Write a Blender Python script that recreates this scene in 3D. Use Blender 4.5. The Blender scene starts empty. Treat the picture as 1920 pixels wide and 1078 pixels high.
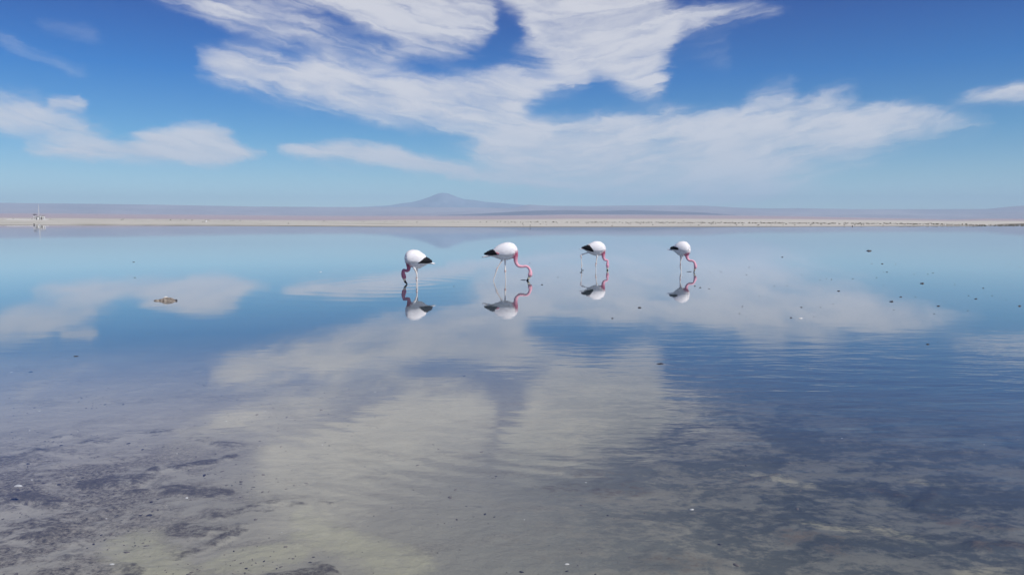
import bpy, bmesh, math, random
import numpy as np
from mathutils import Vector, Matrix

random.seed(7); np.random.seed(7)
S = bpy.context.scene
COL = S.collection
PI = math.pi

# ------------------------------------------------------------------ camera
F = 1440.0                     # focal length in pixels of the 1920 wide photograph
HOR = 413.5                    # horizon row
CAMH = 1.4
PITCH = math.atan((539 - HOR) / F)
cam_d = bpy.data.cameras.new('camera'); cam = bpy.data.objects.new('camera', cam_d); COL.objects.link(cam)
cam_d.sensor_width = 36.0; cam_d.lens = 36.0 * F / 1920.0
cam_d.clip_start = 0.05; cam_d.clip_end = 120000
cam.location = (0, 0, CAMH); cam.rotation_euler = (PI / 2 - PITCH, 0, 0)
S.camera = cam
S.render.resolution_x = 1024; S.render.resolution_y = 574
S.view_settings.view_transform = 'Standard'; S.view_settings.look = 'None'
S.view_settings.exposure = 0.0; S.view_settings.gamma = 1.0
S.render.engine = 'CYCLES'
S.cycles.max_bounces = 10; S.cycles.transparent_max_bounces = 16
S.cycles.volume_bounces = 1

def direction(px, py):
    dx = px - 960.0; dy = 539.0 - py
    y = F * math.cos(PITCH) + dy * math.sin(PITCH)
    z = dy * math.cos(PITCH) - F * math.sin(PITCH)
    return Vector((dx, y, z))
def azel(px, py):
    d = direction(px, py)
    return math.degrees(math.atan2(d.x, d.y)), math.degrees(math.atan2(d.z, math.hypot(d.x, d.y)))
def at(px, py, z=0.0):
    d = direction(px, py); t = (z - CAMH) / d.z
    return Vector((d.x * t, d.y * t, z))
def at_range(px, r, z=0.0):
    d = direction(px, HOR); k = r / math.hypot(d.x, d.y)
    return Vector((d.x * k, d.y * k, z))
def height_at(py, r):          # height seen at row py at distance r
    return CAMH + r * (HOR - py) / F

# ------------------------------------------------------------------ node helper
class G:
    def __init__(s, nt): s.nt = nt; s.N = nt.nodes; s.L = nt.links
    def node(s, t, **k):
        n = s.N.new(t)
        for a, b in k.items(): setattr(n, a, b)
        return n
    def put(s, sock, v):
        if v is None: return
        if hasattr(v, 'is_output') or isinstance(v, bpy.types.NodeSocket): s.L.new(v, sock)
        else:
            if isinstance(v, (tuple, list)) and sock.type == 'RGBA' and len(v) == 3: v = (*v, 1)
            sock.default_value = v
    def m(s, op, a, b=None, c=None, clamp=False):
        n = s.node('ShaderNodeMath', operation=op, use_clamp=clamp)
        s.put(n.inputs[0], a); s.put(n.inputs[1], b); s.put(n.inputs[2], c)
        return n.outputs[0]
    def add(s, a, b): return s.m('ADD', a, b)
    def sub(s, a, b): return s.m('SUBTRACT', a, b)
    def mul(s, a, b): return s.m('MULTIPLY', a, b)
    def mad(s, a, b, c): return s.m('MULTIPLY_ADD', a, b, c)
    def step(s, v, a, b, lo=0.0, hi=1.0):
        n = s.node('ShaderNodeMapRange', interpolation_type='SMOOTHSTEP')
        s.put(n.inputs[0], v); s.put(n.inputs[1], a); s.put(n.inputs[2], b); s.put(n.inputs[3], lo); s.put(n.inputs[4], hi)
        return n.outputs[0]
    def xyz(s, x, y, z):
        n = s.node('ShaderNodeCombineXYZ'); s.put(n.inputs[0], x); s.put(n.inputs[1], y); s.put(n.inputs[2], z); return n.outputs[0]
    def sep(s, v):
        n = s.node('ShaderNodeSeparateXYZ'); s.put(n.inputs[0], v); return n.outputs
    def vm(s, op, a, b=None):
        n = s.node('ShaderNodeVectorMath', operation=op); s.put(n.inputs[0], a); s.put(n.inputs[1], b); return n.outputs[0]
    def noise(s, vec, scale, detail=4, rough=.55, dist=0.0, out=0):
        n = s.node('ShaderNodeTexNoise'); s.put(n.inputs['Vector'], vec); s.put(n.inputs['Scale'], scale)
        n.inputs['Detail'].default_value = detail; n.inputs['Roughness'].default_value = rough; n.inputs['Distortion'].default_value = dist
        return n.outputs[out]
    def mix(s, f, a, b, mode='MIX'):
        n = s.node('ShaderNodeMix', data_type='RGBA', blend_type=mode)
        s.put(n.inputs[0], f); s.put(n.inputs[6], a); s.put(n.inputs[7], b); return n.outputs[2]
    def fmix(s, f, a, b):
        n = s.node('ShaderNodeMix', data_type='FLOAT'); s.put(n.inputs[0], f); s.put(n.inputs[2], a); s.put(n.inputs[3], b); return n.outputs[0]
    def ramp(s, v, stops):
        n = s.node('ShaderNodeValToRGB'); r = n.color_ramp
        while len(r.elements) > 1: r.elements.remove(r.elements[-1])
        r.elements[0].position = stops[0][0]; r.elements[0].color = (*stops[0][1], 1)
        for p, c in stops[1:]:
            e = r.elements.new(p); e.color = (*c, 1)
        s.put(n.inputs[0], v); return n.outputs[0]
    def curve(s, v, pts):
        n = s.node('ShaderNodeFloatCurve'); c = n.mapping.curves[0]; n.mapping.extend = 'HORIZONTAL'
        n.mapping.use_clip = False
        c.points[0].location = pts[0]; c.points[1].location = pts[-1]
        for p in pts[1:-1]: c.points.new(*p)
        for p in c.points: p.handle_type = 'AUTO_CLAMPED'
        n.mapping.update(); s.put(n.inputs[1], v); return n.outputs[0]

# ------------------------------------------------------------------ sun and sky
SUN_DIR = Vector((0.56, -0.50, 0.88)).normalized()
SUN_EL = math.asin(SUN_DIR.z); SUN_ROT = math.atan2(SUN_DIR.x, SUN_DIR.y)
sd = bpy.data.lights.new('sun', 'SUN'); sun = bpy.data.objects.new('sun', sd); COL.objects.link(sun)
sd.energy = 3.9; sd.angle = math.radians(0.53); sd.color = (1.0, 0.965, 0.91)
sun.rotation_euler = (-SUN_DIR).to_track_quat('-Z', 'Y').to_euler(); sun.location = (60, -30, 90)

W = bpy.data.worlds.new('World'); S.world = W; W.use_nodes = True
W.node_tree.nodes.clear()
g = G(W.node_tree)
W.cycles.sampling_method = 'MANUAL'; W.cycles.sample_map_resolution = 256
dirv = g.node('ShaderNodeTexCoord').outputs['Generated']
dx, dy, dz = g.sep(dirv)
sky = g.node('ShaderNodeTexSky', sky_type='NISHITA', sun_disc=False, sun_elevation=SUN_EL, sun_rotation=SUN_ROT,
             altitude=2300, air_density=1.0, dust_density=0.2, ozone_density=2.2).outputs[0]
EL = g.mul(g.m('ARCSINE', g.m('MINIMUM', g.m('MAXIMUM', dz, -1.0), 1.0)), 180 / PI)
AZ = g.mul(g.m('ARCTAN2', dx, dy), 180 / PI)
# clear air of the high desert: deeper blue overhead, milky turquoise low down
skyc = g.mix(1.0, sky, g.ramp(g.m('DIVIDE', EL, 30.0), SKYTINT := [
    (0.0, (0.82, .93, .93)), (0.10, (0.60, .82, .87)), (.20, (.26, .66, .88)), (.34, (.02, .46, .93)), (.52, (.0, .23, .76)), (1.0, (.0, .17, .64))]), 'MULTIPLY')

# warped sky coordinates in degrees, used by all clouds
sv = g.xyz(g.mul(AZ, .10), g.mul(EL, .24), 0.0)
n1 = g.sep(g.noise(sv, 1.6, 4, .55, 0, 1))
n2 = g.sep(g.noise(sv, 6.0, 6, .62, .6, 1))
WA = g.add(AZ, g.add(g.mad(n1[0], 3.4, -1.7), g.mad(n2[0], 1.3, -.65)))
WE = g.add(EL, g.add(g.mad(n1[1], 0.9, -.45), g.mad(n2[1], .8, -.40)))
UMIN = -60.0; URANGE = 120.0
clear = None
def cloud(pts, soft_top=14, soft_bot=14, op=1.0, fade_l=20, fade_r=20):
    """one cloud bank: list of (x, top, bottom) traced as azimuth/elevation outlines"""
    global clear
    tops = [azel(x, t) for x, t, b in pts]; bots = [azel(x, b) for x, t, b in pts]
    a0 = min(p[0] for p in tops + bots); a1 = max(p[0] for p in tops + bots)
    fl = fade_l * 1.0 / F * 57.3; fr = fade_r * 1.0 / F * 57.3
    k = 1.0 / (a1 - a0)
    u = g.mad(WA, k, -a0 * k)
    def cv(ps):
        ps = sorted(((p[0] - a0) * k, (p[1] + 2) / 45.0) for p in ps); out = [ps[0]]
        for p in ps[1:]:
            if p[0] - out[-1][0] > .004: out.append(p)
        return g.mad(g.curve(u, out), 45.0, -2.0)
    top = cv(tops); bot = cv(bots)
    st = soft_top * 2.4 / F * 57.3; sb = soft_bot * 2.3 / F * 57.3
    d = g.mul(g.step(g.sub(top, WE), -st * .8, st * .9), g.step(g.sub(WE, bot), -sb * .8, sb * .9))
    d = g.mul(d, g.mul(g.step(WA, a0 - fl * .3, a0 + fl), g.step(WA, a1 - fr, a1 + fr * .3, 1.0, 0.0)))
    c = g.mad(d, -op, 1.0)
    clear = c if clear is None else g.mul(clear, c)

# A: broad bank leaving the frame top left of centre
cloud([(430, -190, -24), (520, -200, -4), (570, -190, 14), (640, -170, 42), (700, -140, 68), (780, -100, 92), (850, -70, 104), (895, -50, 92), (920, -40, 66), (935, -30, 30)], 60, 20, .93, 60, 26)
cloud([(255, -50, -6), (330, -30, 14), (400, -16, 42), (480, 2, 72), (560, 30, 92), (620, 50, 104), (700, 78, 116), (780, 92, 128)], 14, 10, .74, 40, 60)
# B: long streak with a blunt left head
cloud([(352, 104, 116), (372, 98, 132), (400, 92, 148), (450, 90, 164), (500, 96, 178), (540, 112, 188), (600, 106, 198), (640, 112, 206), (700, 126, 221), (780, 142, 234), (850, 142, 240), (920, 138, 246), (970, 146, 226), (1000, 148, 192), (1060, 136, 172), (1110, 128, 156)], 12, 16, .91, 12, 34)
cloud([(820, 200, 262), (900, 205, 290), (960, 190, 300), (985, 215, 310), (1020, 232, 318)], 24, 24, .60, 60, 30)
cloud([(900, 122, 138), (960, 120, 146), (1040, 124, 150), (1120, 124, 156)], 10, 10, .55, 40, 40)
# C: tall bank right of centre with a hook
cloud([(925, -70, -4), (960, -80, 26), (985, -90, 62), (1015, -90, 100), (1060, -80, 134), (1110, -65, 142), (1160, -50, 158), (1200, -40, 176), (1228, -30, 184), (1250, -15, 170), (1275, 0, 120)], 26, 16, .90, 18, 46)
cloud([(1225, 26, 120), (1246, 20, 96), (1270, 14, 66), (1310, 8, 52), (1370, 5, 40), (1410, 8, 30), (1440, 14, 26), (1470, 18, 24)], 8, 14, .80, 10, 36)
cloud([(955, 90, 98), (990, 86, 112), (1030, 90, 130), (1080, 96, 140)], 12, 12, .7, 40, 20)
# D: the big bank low on the right
cloud([(870, 278, 292), (900, 258, 306), (940, 236, 322), (1000, 222, 342), (1060, 222, 352), (1110, 216, 360), (1160, 210, 368), (1210, 212, 376), (1260, 204, 382), (1310, 210, 386), (1370, 204, 386), (1420, 204, 372), (1460, 200, 350), (1510, 204, 326), (1560, 202, 312), (1610, 204, 302), (1660, 200, 282), (1720, 200, 258), (1770, 210, 244), (1820, 220, 234), (1866, 226, 231)], 12, 20, .92, 30, 8)
cloud([(1380, 330, 392), (1440, 344, 394), (1500, 342, 390), (1550, 350, 380), (1580, 355, 370)], 20, 14, .50, 40, 20)
cloud([(900, 290, 336), (960, 300, 356), (1040, 320, 376), (1150, 340, 390), (1300, 350, 396), (1420, 350, 396)], 20, 20, .45, 40, 40)
cloud([(1376, 196, 232), (1400, 176, 232), (1430, 158, 230), (1465, 150, 215), (1500, 146, 176)], 14, 26, .55, 14, 22)
cloud([(1450, 202, 226), (1500, 186, 226), (1550, 172, 216), (1600, 160, 186), (1625, 156, 168)], 8, 18, .80, 16, 16)
cloud([(1610, 196, 214), (1660, 196, 210), (1740, 198, 214), (1822, 212, 220)], 5, 8, .60, 20, 20)
# E: small pointed bank left of centre
cloud([(522, 279, 284), (560, 271, 293), (610, 267, 300), (660, 266, 307), (705, 270, 314), (745, 274, 321), (765, 285, 325), (810, 299, 331), (860, 308, 337), (920, 322, 343), (985, 334, 347), (1030, 340, 350)], 8, 9, .98, 10, 40)
cloud([(600, 302, 312), (650, 304, 324), (700, 314, 328)], 8, 8, .45, 20, 10)
# F, G: banks on the left
cloud([(50, 274, 281), (90, 271, 288), (150, 266, 296), (210, 270, 301), (250, 262, 303), (285, 248, 305), (330, 237, 307), (375, 233, 309), (420, 239, 311), (440, 256, 307), (475, 280, 298), (510, 286, 292)], 9, 8, 1.0, 14, 10)
cloud([(-90, 170, 226), (0, 176, 236), (40, 178, 242), (70, 184, 246), (110, 205, 254), (150, 216, 262), (180, 236, 272), (230, 252, 280)], 14, 16, .90, 40, 40)
cloud([(84, 184, 204), (110, 179, 207), (140, 181, 208), (168, 182, 196)], 5, 8, .9, 10, 12)
cloud([(-60, 206, 232), (40, 214, 250), (120, 232, 262), (180, 244, 270)], 12, 12, .45, 40, 30)
# H: tongue at the right edge
cloud([(1785, 186, 192), (1815, 176, 197), (1850, 168, 196), (1890, 158, 192), (1930, 152, 190), (2020, 140, 182), (2120, 120, 170)], 6, 8, .85, 24, 60)
# I: small wisps
cloud([(60, 40, 50), (110, 48, 60), (160, 56, 72), (200, 68, 80)], 8, 8, .40, 20, 20)
cloud([(-20, 55, 70), (20, 72, 92), (70, 94, 110), (130, 116, 132), (180, 132, 142)], 8, 8, .42, 20, 20)
cloud([(1270, 70, 86), (1310, 76, 112), (1350, 60, 118), (1385, 50, 90)], 20, 20, .22, 20, 20)
cloud([(-100, 318, 334), (200, 312, 330), (420, 314, 328)], 14, 14, .22, 60, 60)
# higher up, out of the frame but mirrored in the water
D = g.sub(1.0, clear)
# streaky cirrus fibre
ca, sa = math.cos(math.radians(-14)), math.sin(math.radians(-14))
fold = g.m('SQRT', g.add(g.m('POWER', g.sub(WA, 3.0), 2.0), 16.0))
ra = g.add(g.mul(WA, ca), g.mul(WE, .12)); re_ = g.sub(g.mul(WE, ca), g.mul(fold, .22))
fib = g.noise(g.xyz(g.mul(ra, .085), g.mul(re_, .50), 3.7), 2.2, 6, .54, .9)
pat = g.noise(g.xyz(g.mul(AZ, .1), g.mul(EL, .2), 9.1), 2.2, 3, .5, .2)
tex = g.add(g.mad(fib, 1.25, -.625), g.mad(pat, .80, -.40))
dens = g.step(g.add(D, g.mul(tex, g.m('MINIMUM', g.mul(D, 2.2), 1.0))), .0, 1.08)
lowhaze = g.step(EL, 0.0, 5.0, .86, 1.0)
dens = g.mul(dens, lowhaze)
# generic cirrus added for its sky light, unseen behind and beside the view
back = g.mul(g.step(g.m('ABSOLUTE', AZ), 44, 70), g.mul(g.step(g.noise(g.vm('MULTIPLY', dirv, (2.2, 2.2, 6.0)), 1.3, 5, .6, .4), .52, .75), .7))
dens = g.m('MAXIMUM', dens, back)
ccol = g.mix(g.step(EL, 0, 9), (5.7, 6.0, 6.7), (6.7, 6.75, 7.3))
ccol = g.mix(g.step(g.add(fib, g.mul(pat, .3)), .30, .85), g.mix(1.0, ccol, (.88, .90, .94), 'MULTIPLY'), g.mix(1.0, ccol, (1.06, 1.05, 1.04), 'MULTIPLY'))
final = g.mix(g.mul(dens, .93), skyc, ccol)
bg = g.node('ShaderNodeBackground'); g.put(bg.inputs[0], final); bg.inputs[1].default_value = 0.1
g.L.new(bg.outputs[0], g.node('ShaderNodeOutputWorld').inputs[0])

# ------------------------------------------------------------------ helpers for objects
def mat(name):
    m = bpy.data.materials.new(name); m.use_nodes = True; m.node_tree.nodes.clear()
    k = G(m.node_tree); out = k.node('ShaderNodeOutputMaterial'); return m, k, out
def principled(k, out, color, rough=.8, normal=None, spec=.3, **kw):
    p = k.node('ShaderNodeBsdfPrincipled'); k.put(p.inputs['Base Color'], color); k.put(p.inputs['Roughness'], rough)
    p.inputs['Specular IOR Level'].default_value = spec
    if normal is not None: k.put(p.inputs['Normal'], normal)
    for a, b in kw.items(): k.put(p.inputs[a], b)
    k.L.new(p.outputs[0], out.inputs['Surface']); return p
def bump(k, h, strength, dist, normal=None):
    b = k.node('ShaderNodeBump'); b.inputs['Strength'].default_value = strength; b.inputs['Distance'].default_value = dist
    k.put(b.inputs['Height'], h); k.put(b.inputs['Normal'], normal) if normal is not None else None
    return b.outputs[0]
def link(name, verts, faces, material=None, parent=None, smooth=True):
    me = bpy.data.meshes.new(name); me.from_pydata([tuple(v) for v in verts], [], [tuple(f) for f in faces]); me.update()
    if smooth: me.shade_smooth()
    o = bpy.data.objects.new(name, me); COL.objects.link(o)
    if material:
        for m in (material if isinstance(material, (list, tuple)) else [material]): me.materials.append(m)
    if parent: o.parent = parent
    return o
def tag(o, label=None, cat=None, group=None, kind=None):
    if label: o['label'] = label
    if cat: o['category'] = cat
    if group: o['group'] = group
    if kind: o['kind'] = kind
    return o
def empty(name, loc, rz=0.0):
    o = bpy.data.objects.new(name, None); COL.objects.link(o); o.location = loc; o.rotation_euler = (0, 0, rz); o.empty_display_size = .1
    return o

# numpy value noise
_P = np.random.RandomState(3).rand(512, 512)
def vnoise(x, y):
    xi = np.floor(x).astype(int); yi = np.floor(y).astype(int); fx = x - xi; fy = y - yi
    fx = fx * fx * (3 - 2 * fx); fy = fy * fy * (3 - 2 * fy)
    a = _P[xi % 512, yi % 512]; b = _P[(xi + 1) % 512, yi % 512]; c = _P[xi % 512, (yi + 1) % 512]; d = _P[(xi + 1) % 512, (yi + 1) % 512]
    return (a * (1 - fx) + b * fx) * (1 - fy) + (c * (1 - fx) + d * fx) * fy
def fbm(x, y, o=5, r=.5):
    s = 0; a = 1; t = 0
    for i in range(o): s = s + a * vnoise(x * 2 ** i + 17.3 * i, y * 2 ** i + 9.1 * i); t += a; a *= r
    return s / t
def ss(a, b, x): t = np.clip((x - a) / (b - a), 0, 1); return t * t * (3 - 2 * t)

# ------------------------------------------------------------------ terrain profile (by azimuth and range)
def px_of(az): return 960 + F / math.cos(PITCH) * np.tan(np.clip(az, -1.2, 1.2))   # rows near the horizon
def interp(tab, x): return np.interp(x, [t[0] for t in tab], [t[1] for t in tab])
SHORE = [(-400, 420.8), (0, 422.0), (200, 422.4), (330, 423.0), (500, 424.0), (700, 425.0), (950, 425.6), (1250, 425.4), (1500, 424.9), (1700, 424.1), (1920, 422.9), (2300, 421.8)]
BANK = [(-400, 410.6), (0, 410.9), (150, 411.2), (330, 413.0), (480, 414.6), (640, 415.6), (800, 416.6), (960, 417.2), (1280, 418.0), (1600, 419.2), (1920, 420.2), (2300, 421)]
PINK = [(-400, 402), (0, 402.6), (60, 401.8), (300, 403.0), (640, 405.0), (760, 404.6), (900, 404.8), (1000, 403.6), (1060, 402.4), (1200, 402.8), (1280, 403.4), (1480, 405.6), (1650, 409.5), (1780, 412.0), (1850, 410.8), (1920, 411.2), (2300, 410)]
CREST = [(-400, 385), (0, 386.2), (180, 386.4), (330, 387.2), (480, 389.0), (640, 389.2), (760, 388.6), (900, 389.6), (960, 390.2), (990, 384.2), (1040, 386.5), (1110, 387.0), (1160, 386.0), (1250, 386.0), (1320, 387.0), (1390, 391.0), (1440, 392.4), (1500, 392.2), (1600, 394.2), (1750, 395.0), (1850, 395.2), (1890, 392.0), (1920, 390.4), (2000, 386), (2300, 384)]
VOLC = [(560, 396), (640, 391), (700, 387.6), (732, 385.8), (752, 382.2), (775, 379.6), (795, 374), (806, 370.0), (820, 364.2), (828, 362.4), (840, 363.2), (848, 366.2), (858, 370.2), (870, 374.2), (888, 375.6), (908, 378.6), (930, 380.4), (960, 383.0), (1000, 386), (1060, 389), (1150, 394), (1300, 398)]
def shore_r(az):
    x = px_of(az); r = CAMH * F / (interp(SHORE, x) - HOR)
    return r * (1 + .035 * (fbm(x * .02, x * 0 + 3, 4) - .5)) / np.maximum(np.cos(az), .3)
def ground_z(az, r):
    x = px_of(az); R = shore_r(az); X = r * np.sin(az); Y = r * np.cos(az)
    side = ss(-3.5, 0.5, Y)
    lum = fbm(X * 1.3 + 50, Y * 2.1 + 20, 5, .6) - .5
    bed = -.15 + .05 * ss(-6, -.5, -np.abs(X + 3) + 0) + .10 * (fbm(X * .35 + 9, Y * .35, 3) - .5) + .045 * lum * ss(12, 5, Y)
    bed = np.minimum(bed, -.035)
    bed = bed * ss(1.0, .93, r / R) - .01
    yb = interp(BANK, x); rb = np.where(yb < HOR - .5, 700.0, np.clip((CAMH - .32) * F / np.maximum(yb - HOR, .3), R * 1.2, 700.0))
    zb = CAMH + rb * (HOR - yb) / F
    t = np.clip((r - R) / (rb - R), 0, 1)
    bank = .10 * ss(0, .015, t) + (zb - .10) * t ** .9 + .05 * (fbm(X * .05, Y * .05, 4) - .5) * ss(0, .05, t)
    yp = interp(PINK, x); zp = height_at(yp, 9000.0)
    t2 = np.clip((r - rb) / (9000.0 - rb), 0, 1)
    plain = zb + (zp - zb) * t2 ** 1.15 + 9 * (fbm(X * .0011, Y * .0011, 5) - .5) * ss(.05, .5, t2) * ss(1.0, .85, t2)
    z = np.where(r < R, bed, np.where(r < rb, bank, plain))
    z = np.where(r > 9000, zp - (r - 9000) * .01, z)
    land = .25 * (1 - side) * ss(0, -9, Y)          # dry shore behind the viewer
    return np.where(Y < 1.0, np.where(r < 160, np.maximum(bed * 0 - .05 + land * 2, -.05), .45), z), rb
MUD_STREAKS = [(165, 895, 260, 893, .07, 1), (250, 882, 330, 868, .045, .95), (330, 868, 430, 850, .05, .95), (350, 815, 440, 830, .08, .5), (190, 820, 290, 800, .13, .6), (110, 813, 140, 810, .05, .5), (350, 905, 415, 920, .08, .75), (260, 910, 300, 908, .035, .8),
              (0, 930, 40, 925, .06, 1), (60, 925, 110, 935, .06, .9), (10, 850, 60, 840, .13, .5), (340, 985, 420, 990, .08, .7), (378, 1012, 430, 1001, .045, 1), (330, 1030, 380, 1010, .06, .5), (450, 960, 520, 950, .10, .45), (545, 949, 556, 950, .025, .8), (590, 943, 615, 942, .012, .8), (500, 1074, 610, 1066, .045, 1),
              (120, 1040, 160, 1030, .05, .8), (240, 1050, 265, 1070, .04, .7), (30, 1000, 60, 985, .09, .7), (1030, 895, 1130, 900, .12, .5), (1120, 880, 1200, 900, .09, .5), (1650, 905, 1700, 915, .05, .8), (1730, 930, 1790, 905, .05, .7), (1860, 1010, 1920, 1000, .07, .9), (1480, 985, 1560, 1000, .09, .5), (1760, 945, 1850, 960, .06, .6), (1400, 884, 1450, 872, .03, .6), (1230, 1050, 1320, 1040, .1, .4)]
SILT_POOLS = [(240, 1000, 290, 1065, .13, .9), (560, 965, 600, 1000, .13, .7), (650, 1010, 760, 1060, .14, .8), (400, 1050, 560, 1040, .09, .8), (1630, 975, 1690, 985, .06, .95), (1710, 995, 1740, 1002, .04, .8), (1430, 870, 1500, 890, .06, .7), (1740, 885, 1785, 895, .06, .7), (1810, 1050, 1900, 1060, .07, .7), (1530, 965, 1590, 975, .05, .7)]
def seg_field(X, Y, lst):
    o = np.zeros_like(X); wx_ = X + .30 * (fbm(X * 2.6, Y * 2.6, 4) - .5); wy_ = Y + .24 * (fbm(X * 2.6 + 31, Y * 2.6 + 7, 4) - .5)
    for x0, y0, x1, y1, w, op in lst:
        a = at(x0, y0, -.1); b_ = at(x1, y1, -.1); ux, uy = b_.x - a.x, b_.y - a.y; t = np.clip(((wx_ - a.x) * ux + (wy_ - a.y) * uy) / (ux * ux + uy * uy), 0, 1)
        d = np.hypot(wx_ - a.x - t * ux, wy_ - a.y - t * uy) / w
        o = np.maximum(o, op * ss(1.7, .3, d))
    return o
def polar(name, az, rr, zf, material):
    A, R = np.meshgrid(az, rr, indexing='ij'); Z = zf(A, R)
    X = R * np.sin(A); Y = R * np.cos(A)
    v = np.stack([X, Y, Z], -1).reshape(-1, 3)
    na, nr = len(az), len(rr); closed = abs(az[-1] - az[0]) > 2 * PI - .02
    i = np.arange(na - 1)[:, None] * nr + np.arange(nr - 1)[None, :]
    q = np.stack([i, i + 1, i + nr + 1, i + nr], -1).reshape(-1, 4)[:, ::-1]
    q = q[:, ::-1] if False else q
    me = bpy.data.meshes.new(name); me.vertices.add(len(v)); me.vertices.foreach_set('co', v.ravel())
    me.loops.add(q.size); me.loops.foreach_set('vertex_index', q.ravel())
    me.polygons.add(len(q)); me.polygons.foreach_set('loop_start', np.arange(0, q.size, 4)); me.polygons.foreach_set('loop_total', np.full(len(q), 4))
    me.update(calc_edges=True); me.validate(); me.shade_smooth(); me.materials.append(material)
    if me.polygons[len(q) // 2].normal.z < 0: me.flip_normals()
    o = bpy.data.objects.new(name, me); COL.objects.link(o); return o

# --- ground material: lake bed silt, salt shore, pink alluvial plain
GM, k, out = mat('lakebed_and_salt_plain')
pos = k.node('ShaderNodeNewGeometry').outputs['Position']
px_, py_, pz_ = k.sep(pos)
flat = k.xyz(px_, py_, 0.0)
rng = k.m('SQRT', k.add(k.mul(px_, px_), k.mul(py_, py_)))
warp = k.noise(flat, 1.1, 4, .6, 0, 1)
wv = k.vm('ADD', flat, k.vm('MULTIPLY', k.vm('SUBTRACT', warp, (.5, .5, .5)), (1.1, .8, 0)))
wx, wy, _ = k.sep(wv)
big = k.noise(wv, .55, 5, .6)
silt = k.mix(k.noise(flat, .9, 4, .5), (.41, .385, .305), (.32, .305, .255))
silt = k.mix(k.step(px_, -.8, -3.2, 0, .8), silt, (.45, .42, .365))
silt = k.mix(k.mul(k.step(k.add(px_, k.mad(big, 1.6, -.8)), -1.2, .3), k.step(py_, 6.5, 4.6, 0, 1)), silt, (.285, .28, .235))
blotch = k.noise(k.vm('MULTIPLY', wv, (1.0, 1.6, 1)), 1.7, 8, .68)
fine = k.noise(k.vm('MULTIPLY', flat, (1.0, 1.5, 1)), 11, 7, .75)
# crusty dark algae and mud: strong at the left, weaker to the right
leftm = k.mul(k.step(k.mad(px_, -1.0, k.mul(k.sub(py_, 4.0), -.35)), .7, 2.4), k.step(py_, 6.0, 4.3, 0.0, 1.0))
dark = k.step(k.add(k.add(blotch, k.mul(leftm, .13)), k.mad(fine, .5, -.25)), .50, .66)
rightm = k.mul(k.step(px_, -.3, 1.5), k.step(py_, 1.5, 3.6))
crust = k.mix(k.step(k.noise(flat, 38, 6, .8), .36, .64), (.06, .054, .045), (.37, .335, .275))
col = k.mix(k.mul(dark, k.m('MAXIMUM', leftm, .30)), silt, crust)
col = k.mix(k.mul(k.step(k.add(big, k.mul(blotch, .45)), .40, .78), rightm), col, (.12, .13, .125))
# named dark patches and pale silt pools on the bed (plan ellipses with ragged edges)
rag = k.add(k.mad(blotch, .9, -.45), k.mad(fine, .9, -.45))
am = k.node('ShaderNodeAttribute', attribute_name='mud').outputs['Fac']; ap = k.node('ShaderNodeAttribute', attribute_name='pool').outputs['Fac']
dk = k.step(k.add(am, k.mul(rag, k.mul(k.m('MINIMUM', k.mul(am, 3.0), 1.0), 2.6))), .18, .95)
pl = k.mul(k.step(k.add(ap, k.mul(rag, k.mul(k.m('MINIMUM', k.mul(ap, 3.0), 1.0), 2.0))), .05, 1.15), k.step(px_, .6, -.4, .28, .85))
col = k.mix(pl, col, (.46, .44, .31))
col = k.mix(k.mul(dk, k.step(k.add(fine, k.mad(k.noise(flat, 45, 5, .8), .8, -.4)), .34, .60, .30, .92)), col, k.mix(k.noise(flat, 30, 5, .8), (.045, .040, .036), (.15, .135, .115)))
mott = k.step(k.add(k.mul(blotch, .6), k.mul(fine, .4)), .45, .57)
col = k.mix(k.mul(rightm, .85), col, k.mix(1.0, col, k.mix(mott, (.50, .56, .58), (1.75, 1.62, 1.40)), 'MULTIPLY'))
# small dark clots and pale grit
gr = k.noise(flat, 75, 3, .8)
clot = k.mul(k.step(k.noise(k.vm('MULTIPLY', flat, (1, 1.5, 1)), 13, 4, .7, .6), .62, .70), k.m('MAXIMUM', k.mul(leftm, .75), .22))
col = k.mix(clot, col, (.06, .055, .06))
col = k.mix(k.mul(k.step(gr, .64, .74), k.m('MAXIMUM', leftm, .25)), col, (.48, .46, .42))
col = k.mix(k.mul(k.step(gr, .30, .40, 1.0, 0.0), .35), col, (.10, .095, .09))
# deeper water's dark grey-blue tint is painted onto the bed farther out
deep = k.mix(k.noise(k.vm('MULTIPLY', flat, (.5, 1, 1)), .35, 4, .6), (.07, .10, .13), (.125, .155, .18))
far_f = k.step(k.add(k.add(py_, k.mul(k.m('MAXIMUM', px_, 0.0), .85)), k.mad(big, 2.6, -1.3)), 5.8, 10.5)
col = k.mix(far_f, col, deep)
# salt shore
salt = k.mix(k.noise(k.xyz(k.mul(px_, .05), k.mul(py_, .12), 0), 1.0, 6, .65), (.46, .43, .365), (.78, .74, .655))
sage = k.noise(k.xyz(k.mul(px_, .02), k.mul(py_, .07), 2), 1.6, 6, .7)
salt = k.mix(k.mul(k.step(sage, .48, .62), k.step(px_, 40, -60, .35, .85)), salt, (.26, .26, .19))
bank_shade = k.step(pz_, .02, .11)  # undercut bank's shade, painted as a dark band just above the waterline
salt = k.mix(bank_shade, (.16, .145, .12), salt)
land = k.step(pz_, -.012, .012)
col = k.mix(land, col, salt)
pinkc = k.mix(k.noise(k.xyz(k.mul(px_, .0009), k.mul(py_, .0022), 4), 1.2, 6, .6), (.35, .30, .33), (.51, .45, .47))
pinkc = k.mix(k.step(k.noise(k.xyz(k.mul(px_, .0006), k.mul(py_, .004), 8), 1.0, 3, .5), .60, .72), pinkc, (.56, .50, .44))
pf = k.step(k.add(rng, k.mul(k.noise(flat, .01, 3, .5), 500)), 900, 1500)
col = k.mix(k.mul(pf, land), col, pinkc)
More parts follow.
